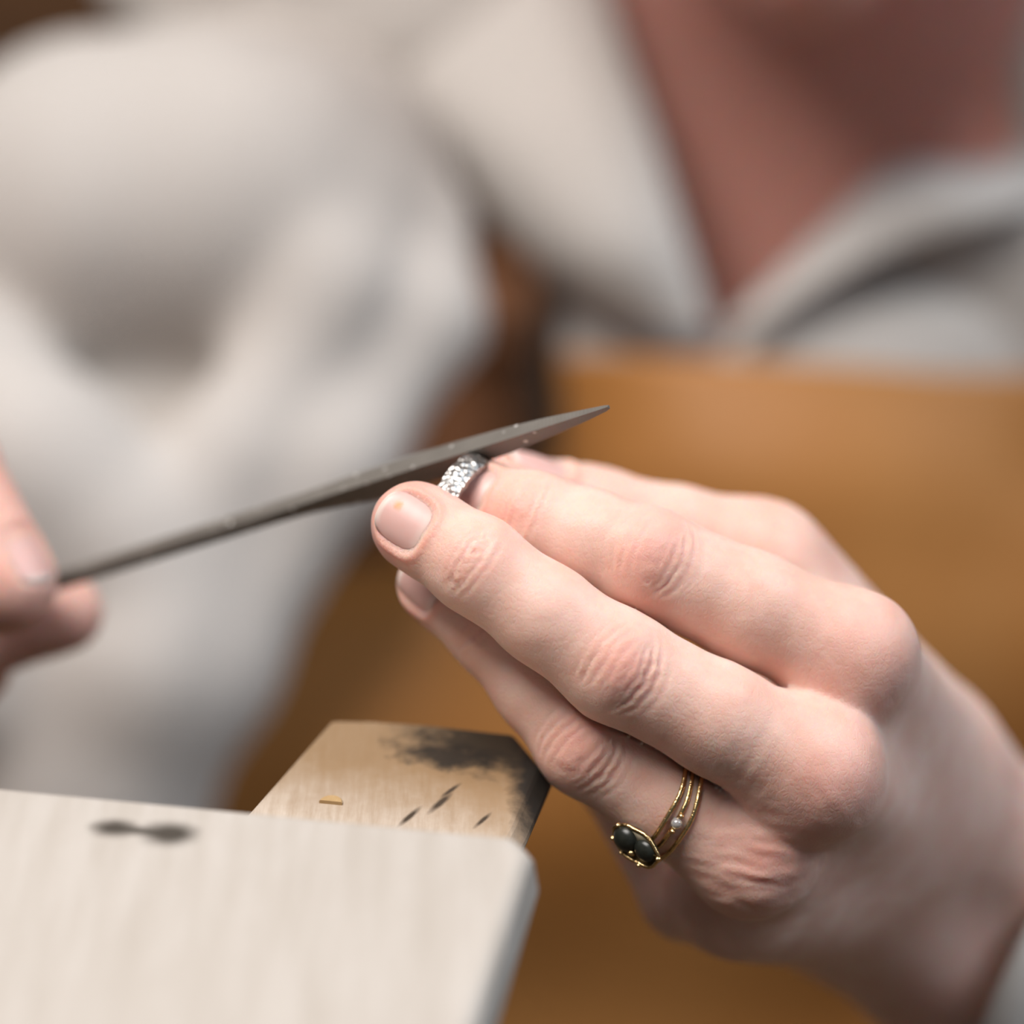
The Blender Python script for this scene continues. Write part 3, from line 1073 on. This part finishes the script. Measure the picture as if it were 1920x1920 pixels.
def section(up, dn, wd, rnd):
    wd *= 1.5 - .5 * rnd
    """ridge faces the lens, flat face looks up, narrow face looks down; rnd 1 = round shank"""
    tri = []
    rg = -.30 * wd
    pts = [(rg, wd), (rg + .33 * (up - rg), wd * .64), (rg + .66 * (up - rg), wd * .28), (up, -wd * .08), (up, -wd * .24), (0.5 * up, -wd * .62),
           (0, -wd * .65), (-.5 * dn, -wd * .75), (-dn, -wd * .85), (-dn, -wd * .72), (rg - .66 * (dn + rg), -wd * .15), (rg - .33 * (dn + rg), wd * .42)]
    R0 = (up + dn) / 2
    for i, (u, w) in enumerate(pts):
        ang = math.atan2(u - (up - dn) / 2, w + 1e-6)
        ru_ = (up - dn) / 2 + R0 * math.sin(ang); rw_ = R0 * math.cos(ang)
        tri.append((u * (1 - rnd) + ru_ * rnd, w * (1 - rnd) + rw_ * rnd))
    return tri


def at_x(px): return (px - 120) / (1138 - 120)


stations = [(120, 1.75, 1.65, 1.7, 1), (300, 1.85, 1.7, 1.75, 1), (480, 1.9, 1.75, 1.8, 1), (560, 2.1, 1.8, 1.8, .8), (610, 2.35, 1.95, 1.8, .4), (665, 2.65, 2.15, 1.8, .0),
            (760, 2.75, 2.1, 1.8, 0), (850, 2.6, 1.9, 1.7, 0), (940, 2.3, 1.6, 1.5, 0), (1020, 1.75, 1.15, 1.25, 0), (1090, 1.0, .7, .8, 0), (1130, .55, .35, .5, 0), (1140, .3, .2, .3, 0)]


def true_len(px):
    # position along the straight 3-D axis that shows at photo column px
    lo_, hi_ = -0.8, 1.05
    for _ in range(40):
        m_ = (lo_ + hi_) / 2; p = fa0 + fx * flen * m_
        s_ = PXMM * DIST / (DIST - p[2])
        if 960 + p[0] * s_ < px: lo_ = m_
        else: hi_ = m_
    return lo_ * flen


rings = []
for px, up, dn, wd, rnd in [(20, 1.7, 1.6, 1.65, 1)] + stations:
    p = fa0 + fx * true_len(px)
    rings.append(np.stack([p + fu * u + fw * (w - wd * .6) for u, w in section(up, dn, wd, rnd)]))
v_, f_ = loft(rings)
blade = fix_normals(mesh('blade', to_world(v_), f_, M_STEEL, fil, smooth=True))
sm = blade.modifiers.new('edges', 'EDGE_SPLIT'); sm.split_angle = math.radians(28)
hp = [fa0 + fx * true_len(x) for x in (40, -20, -120, -330, -420)]
v_, f_ = tube([p - fw * 1.0 for p in hp], [1.9, 2.2, 3.4, 4.2, 3.0], 14)
fix_normals(mesh('handle', to_world(v_), f_, M_BENCH, fil))['label'] = 'wooden handle inside the fist'

# ------------------------------------------------------------------ the person
base = to_world(CH - TU * 300); base[2] = 0.55
person = empty('person', base)
tag(person, 'person in a white shirt and brown leather apron filing a ring at the bench', 'person')
V_all = np.concatenate([HV, RV, BV]); T_all = np.concatenate([HT, RT, BT])
F_all = np.concatenate([HF, RFc + len(HV), BF + len(HV) + len(RV)])
body = mesh('body', to_world(V_all), F_all, M_SKIN, person)
ca = body.data.color_attributes.new('tint', 'FLOAT_COLOR', 'POINT')
ca.data.foreach_set('color', np.concatenate([T_all, np.ones((len(T_all), 1))], 1).astype(f32).ravel())
body['label'] = 'bare hands, forearm and neck'


def nail_mesh(ns, spot=False):
    n, m = 17, 17
    top = []; tint = []
    for i in range(n):
        for j in range(m):
            x, y = -1 + 2 * i / (n - 1), -1 + 2 * j / (m - 1)
            # square -> rounded square
            k = max(abs(x), abs(y)); l3 = (abs(x) ** 3 + abs(y) ** 3) ** (1 / 3) or 1
            x2, y2 = x * k / l3, y * k / l3
            a = ns.a0 + ns.hl * x2 * (1.0 if x2 < 0 else 1.02); v = ns.hw * 0.985 * y2
            # height of the plate: flat at the root, dipping towards the free edge and sides
            rr = ns.r * (1.0 if x2 < 0 else 1.0 - 0.075 * x2 ** 2) * 0.968
            if x2 < 0: rr -= 0.35 * x2 ** 4
            rr -= 0.25 * y2 ** 4
            ph = v / ns.r
            top.append(ns.t + ns.ax * a + rr * (math.cos(ph) * ns.up + math.sin(ph) * ns.side))
            edge = sstep(.74, .92, x2); moon = 0.5 * sstep(-.5, -.9, x2)
            sp_ = math.exp(-(((x2 - .42) / .12) ** 2 + ((y2 - SPOT) / .12) ** 2)) if spot else 0
            tint.append((min(1, edge + moon), min(1, sp_ * 2.2), 0, 1))
    top = np.array(top); bot = top - 0.45 * np.array([unit(p - ns.t - ns.ax * ((p - ns.t) @ ns.ax)) for p in top])
    V = np.concatenate([top, bot]); F = []
    for i in range(n - 1):
        for j in range(m - 1):
            q = (i * m + j, i * m + j + 1, (i + 1) * m + j + 1, (i + 1) * m + j)
            F.append(q); F.append(tuple(x + n * m for x in q[::-1]))
    bd = [(0, j) for j in range(m)] + [(i, m - 1) for i in range(1, n)] + [(n - 1, j) for j in range(m - 2, -1, -1)] + [(i, 0) for i in range(n - 2, 0, -1)]
    ids = [i * m + j for i, j in bd]
    for x, y in zip(ids, ids[1:] + ids[:1]):
        F.append((x, x + n * m, y + n * m, y))
    o = fix_normals(mesh('fingernail', to_world(V), F, M_NAIL, person))
    c_ = o.data.color_attributes.new('tint', 'FLOAT_COLOR', 'POINT')
    c_.data.foreach_set('color', np.array(tint + tint, f32).ravel())
    return o


SPOT = -0.35 if NAILS[0].side[1] < 0 else 0.35
for i, ns in enumerate(NAILS):
    o = nail_mesh(ns, i == 0)
    o['label'] = ['middle fingernail with a tiny orange speck', 'index fingernail behind the silver ring', 'ring fingernail in shade', 'little fingernail', 'thumbnail seen edge-on'][i]
nail_mesh(RNAIL)['label'] = 'thumbnail of the filing hand'

# hair
hc = NECK + TU * 170 + TF * 36 - TX * 8
hv_f = union([Ell(hc + TU * 42 - TF * 8, (82, 98, 98), np.stack([TX, TU, TF])), Cone(hc + TU * 20 - TF * 100, hc - TU * 20 - TF * 118, 34, 28)], 20)
hv, hf, _ = nets(lambda P: np.maximum(hv_f(P), -Ell(hc - TU * 30 + TF * 95, (70, 90, 70), np.stack([TX, TU, TF]))(P)),
                 grid_axis(hc[0] - 110, hc[0] + 110, 7), grid_axis(hc[1] - 150, hc[1] + 200, 7), grid_axis(hc[2] - 200, hc[2] + 170, 7), project=1)
mesh('hair', to_world(hv), hf, M_HAIR, person)

# shirt: body of the shirt with an open V at the neck
shirt_t = union([torso[0], torso[2], torso[3], torso[9], Cone(NECK - TU * 95 - TF * 8, NECK - TU * 10 - TF * 14, 66, 60)], 30.0)
VA, VB, VC = L(1345, 660, -322), L(1120, -140, -322), L(1960, 60, -322)


def half_plane(P, a, b_):
    """signed distance (in the picture plane) to the line a->b; seen along the chest normal"""
    d = unit((b_ - a)); n = unit(np.cross(d, (0, 0, 1.0)))
    return (P - a.astype(f32)) @ n.astype(f32)


def shirt_field(P):
    d = shirt_t(P) - 7.0
    v1 = half_plane(P, VA, VB); v2 = -half_plane(P, VA, VC)
    wedge = np.maximum(np.maximum(-v1, -v2), -(P @ TF.astype(f32) - f32(NECK @ TF) - 5))
    top = (P @ TU.astype(f32)) - f32(NECK @ TU) - 12
    return np.maximum(np.maximum(d, -wedge), top)


sv_, sf_, _ = nets(shirt_field, grid_axis(-200, 360, 4.5), grid_axis(-380, 200, 4.5), grid_axis(-620, -240, 4.5), project=1)
shirt = mesh('shirt', to_world(sv_), sf_, M_SHIRT, person)
shirt['label'] = 'white open-necked cotton shirt'

# sleeves with their folds
slv = union([
    Cone(L(610, 325, -302), L(430, 375, -288), 33, 41), Cone(L(430, 375, -288), L(190, 400, -290), 41, 44),
    Cone(L(330, -60, -335), L(520, -190, -350), 22, 30), Cone(L(520, -190, -350), L(900, -150, -350), 30, 30), Cone(L(560, 60, -352), L(900, 60, -352), 26, 30),
    Cone(L(660, 420, -280), L(620, 540, -264), 18, 14), Cone(L(620, 540, -264), L(440, 870, -256), 14, 14), Cone(L(440, 870, -256), L(260, 1240, -254), 15, 24), Cone(L(260, 1240, -254), L(170, 1520, -262), 24, 28),
    Cone(L(832, 420, -286), L(810, 600, -272), 8, 11), Cone(L(810, 600, -272), L(630, 870, -260), 11, 12), Cone(L(630, 870, -260), L(395, 1250, -256), 12, 14), Cone(L(395, 1250, -256), L(140, 1560, -260), 14, 16),
    Cone(L(-120, 690, -262), L(60, 860, -248), 19, 20), Cone(L(60, 860, -248), L(190, 1000, -246), 20, 18), Cone(L(60, 900, -250), L(-60, 1240, -262), 22, 30), Cone(L(-60, 1240, -272), L(-160, 1700, -300), 30, 46),
    Cone(L(-160, 1700, -310), EL_R, 46, 46), Cone(EL_R, L(-1000, 1350, -290), 46, 38),
    Cone(L(420, 380, -322), L(300, 800, -316), 44, 44), Cone(L(300, 800, -316), L(60, 1350, -326), 42, 44)], 11.0)


def slv_field(P):
    P2 = P.astype(float)
    return slv(P) + (1.6 * vnoise(P2 / np.array([20, 34, 24.0]), 51)).astype(f32)


v_, f_, _ = nets(slv_field, grid_axis(-340, 60, 4.5), grid_axis(-220, 160, 4.5), grid_axis(-420, -190, 4.5), project=1)
mesh('sleeve', to_world(v_), f_, M_SHIRT, shirt)['label'] = 'wide creased sleeve of the filing arm'
cc = L(1955, 1800, -112); cax = unit((97, -81, -80))
cfr, ctp = L(1885, 1835, -74) - cc, L(2100, 1490, -112) - cc
slv2 = union([Cone(SH_L, EL_L, 56, 50), Cone(EL_L, cc + cax * 62, 48, 36)], 20)
v_, f_, _ = nets(lambda P: slv2(P) + (2.0 * vnoise(P.astype(float) / 30.0, 52)).astype(f32), grid_axis(40, 340, 5), grid_axis(-240, 180, 5), grid_axis(-460, -150, 5), project=1)
mesh('sleeve', to_world(v_), f_, M_SHIRT, shirt)
rings = []
for off, r in ((1, .95), (-.8, 1.0), (0, 1.05), (10, 1.07), (32, 1.09), (48, 1.07), (60, 1.0), (64, .8)):
    a = np.arange(40) * math.pi / 20
    rings.append(cc + cax * off + (r * (1 + .015 * np.sin(3 * a)))[:, None] * (np.cos(a)[:, None] * cfr + np.sin(a)[:, None] * ctp))
v_, f_ = loft(rings, caps=False)
fix_normals(mesh('cuff', to_world(v_), f_, M_SHIRT, shirt))['label'] = 'white cuff at the lower right corner'


def sheet(name, rows, mat, parent, thick, sub=6, label=None, wave=0.0, seed=0):
    """a cloth patch from a grid of (px,py,z) control points, smoothly interpolated and given thickness"""
    G = np.array([[L(*p) for p in r] for r in rows])

    def cr(A, n_):
        A = np.asarray(A); m_ = len(A); out = []
        for i in range(m_ - 1):
            p0, p1, p2, p3 = A[max(i - 1, 0)], A[i], A[i + 1], A[min(i + 2, m_ - 1)]
            for s_ in range(n_):
                t = s_ / n_
                out.append(0.5 * (2 * p1 + (p2 - p0) * t + (2 * p0 - 5 * p1 + 4 * p2 - p3) * t * t + (3 * p1 - p0 - 3 * p2 + p3) * t ** 3))
        out.append(A[-1]); return np.array(out)
    G = cr(G, sub); G = cr(G.transpose(1, 0, 2), sub).transpose(1, 0, 2)
    r, c = G.shape[:2]
    if wave:
        G[..., 2] += wave * vnoise(G.reshape(-1, 3) / 45.0, seed).reshape(r, c)
    V = G.reshape(-1, 3)
    F = [(i * c + j, i * c + j + 1, (i + 1) * c + j + 1, (i + 1) * c + j) for i in range(r - 1) for j in range(c - 1)]
    o = mesh(name, to_world(V), F, mat, parent)
    m_ = o.modifiers.new('thickness', 'SOLIDIFY'); m_.thickness = thick; m_.offset = 0
    if label: o['label'] = label
    return o


# collar: the two open flaps
sheet('collar', [[(680, -160, -352), (860, -160, -340), (1010, -160, -338), (1105, -160, -348)],
                 [(700, 60, -338), (880, 90, -320), (1050, 70, -314), (1150, 40, -324)],
                 [(815, 250, -322), (960, 270, -302), (1120, 255, -297), (1215, 230, -308)],
                 [(985, 465, -308), (1080, 470, -294), (1190, 455, -290), (1275, 430, -299)],
                 [(1078, 568, -316), (1150, 600, -303), (1250, 622, -300), (1338, 632, -303)]], M_SHIRT, shirt, .0018, label='collar flap beside the sleeve')
sheet('collar', [[(1855, -160, -312), (2000, -160, -290), (2120, -150, -300)],
                 [(1832, 100, -308), (1960, 120, -286), (2080, 130, -294)],
                 [(1822, 265, -312), (1900, 300, -298), (2010, 340, -300)],
                 [(1690, 300, -312), (1760, 370, -287), (1890, 400, -286)],
                 [(1540, 440, -304), (1580, 470, -292), (1640, 480, -289)],
                 [(1365, 618, -300), (1390, 615, -295), (1420, 605, -293)]], M_SHIRT, shirt, .0018, label='right collar flap folded open')

sheet('shirt_front', [[(1062, 540, -332), (1200, 545, -322), (1342, 648, -315), (1490, 520, -316), (1700, 440, -316), (1960, 420, -322), (2150, 420, -335)],
                      [(1056, 610, -325), (1200, 615, -312), (1344, 668, -309), (1495, 610, -303), (1700, 580, -302), (1960, 570, -308), (2150, 570, -326)],
                      [(1052, 720, -322), (1200, 725, -309), (1360, 735, -303), (1500, 740, -301), (1700, 745, -301), (1960, 745, -312), (2150, 745, -332)]], M_SHIRT, shirt, .0014, label='shirt front showing above the apron')

# apron
ap = sheet('apron', [[(1048, 664, -318), (1200, 668, -304), (1360, 676, -298), (1600, 690, -296), (1800, 704, -300), (2000, 700, -312), (2150, 700, -330)],
                     [(1046, 860, -320), (1200, 860, -302), (1380, 870, -292), (1600, 880, -290), (1800, 890, -296), (1960, 880, -308), (2110, 880, -330)],
                     [(900, 1010, -330), (1120, 1020, -306), (1380, 1030, -294), (1600, 1040, -292), (1820, 1050, -298), (2050, 1050, -312), (2250, 1050, -340)],
                     [(420, 1150, -302), (800, 1190, -298), (1200, 1220, -298), (1600, 1250, -298), (1860, 1250, -304), (2150, 1250, -320), (2400, 1250, -350)],
                     [(180, 1500, -290), (700, 1520, -296), (1150, 1540, -308), (1600, 1560, -318), (1900, 1560, -324), (2200, 1560, -338), (2450, 1560, -360)],
                     [(120, 1900, -305), (650, 1920, -318), (1120, 1940, -338), (1600, 1950, -352), (1900, 1950, -356), (2250, 1950, -365), (2500, 1950, -380)],
                     [(80, 2400, -320), (620, 2400, -335), (1100, 2400, -350), (1600, 2400, -362), (1900, 2400, -366), (2280, 2400, -375), (2550, 2400, -390)]],
           M_LEATHER, person, .0022, sub=6, label='brown leather apron', wave=3.0, seed=61)
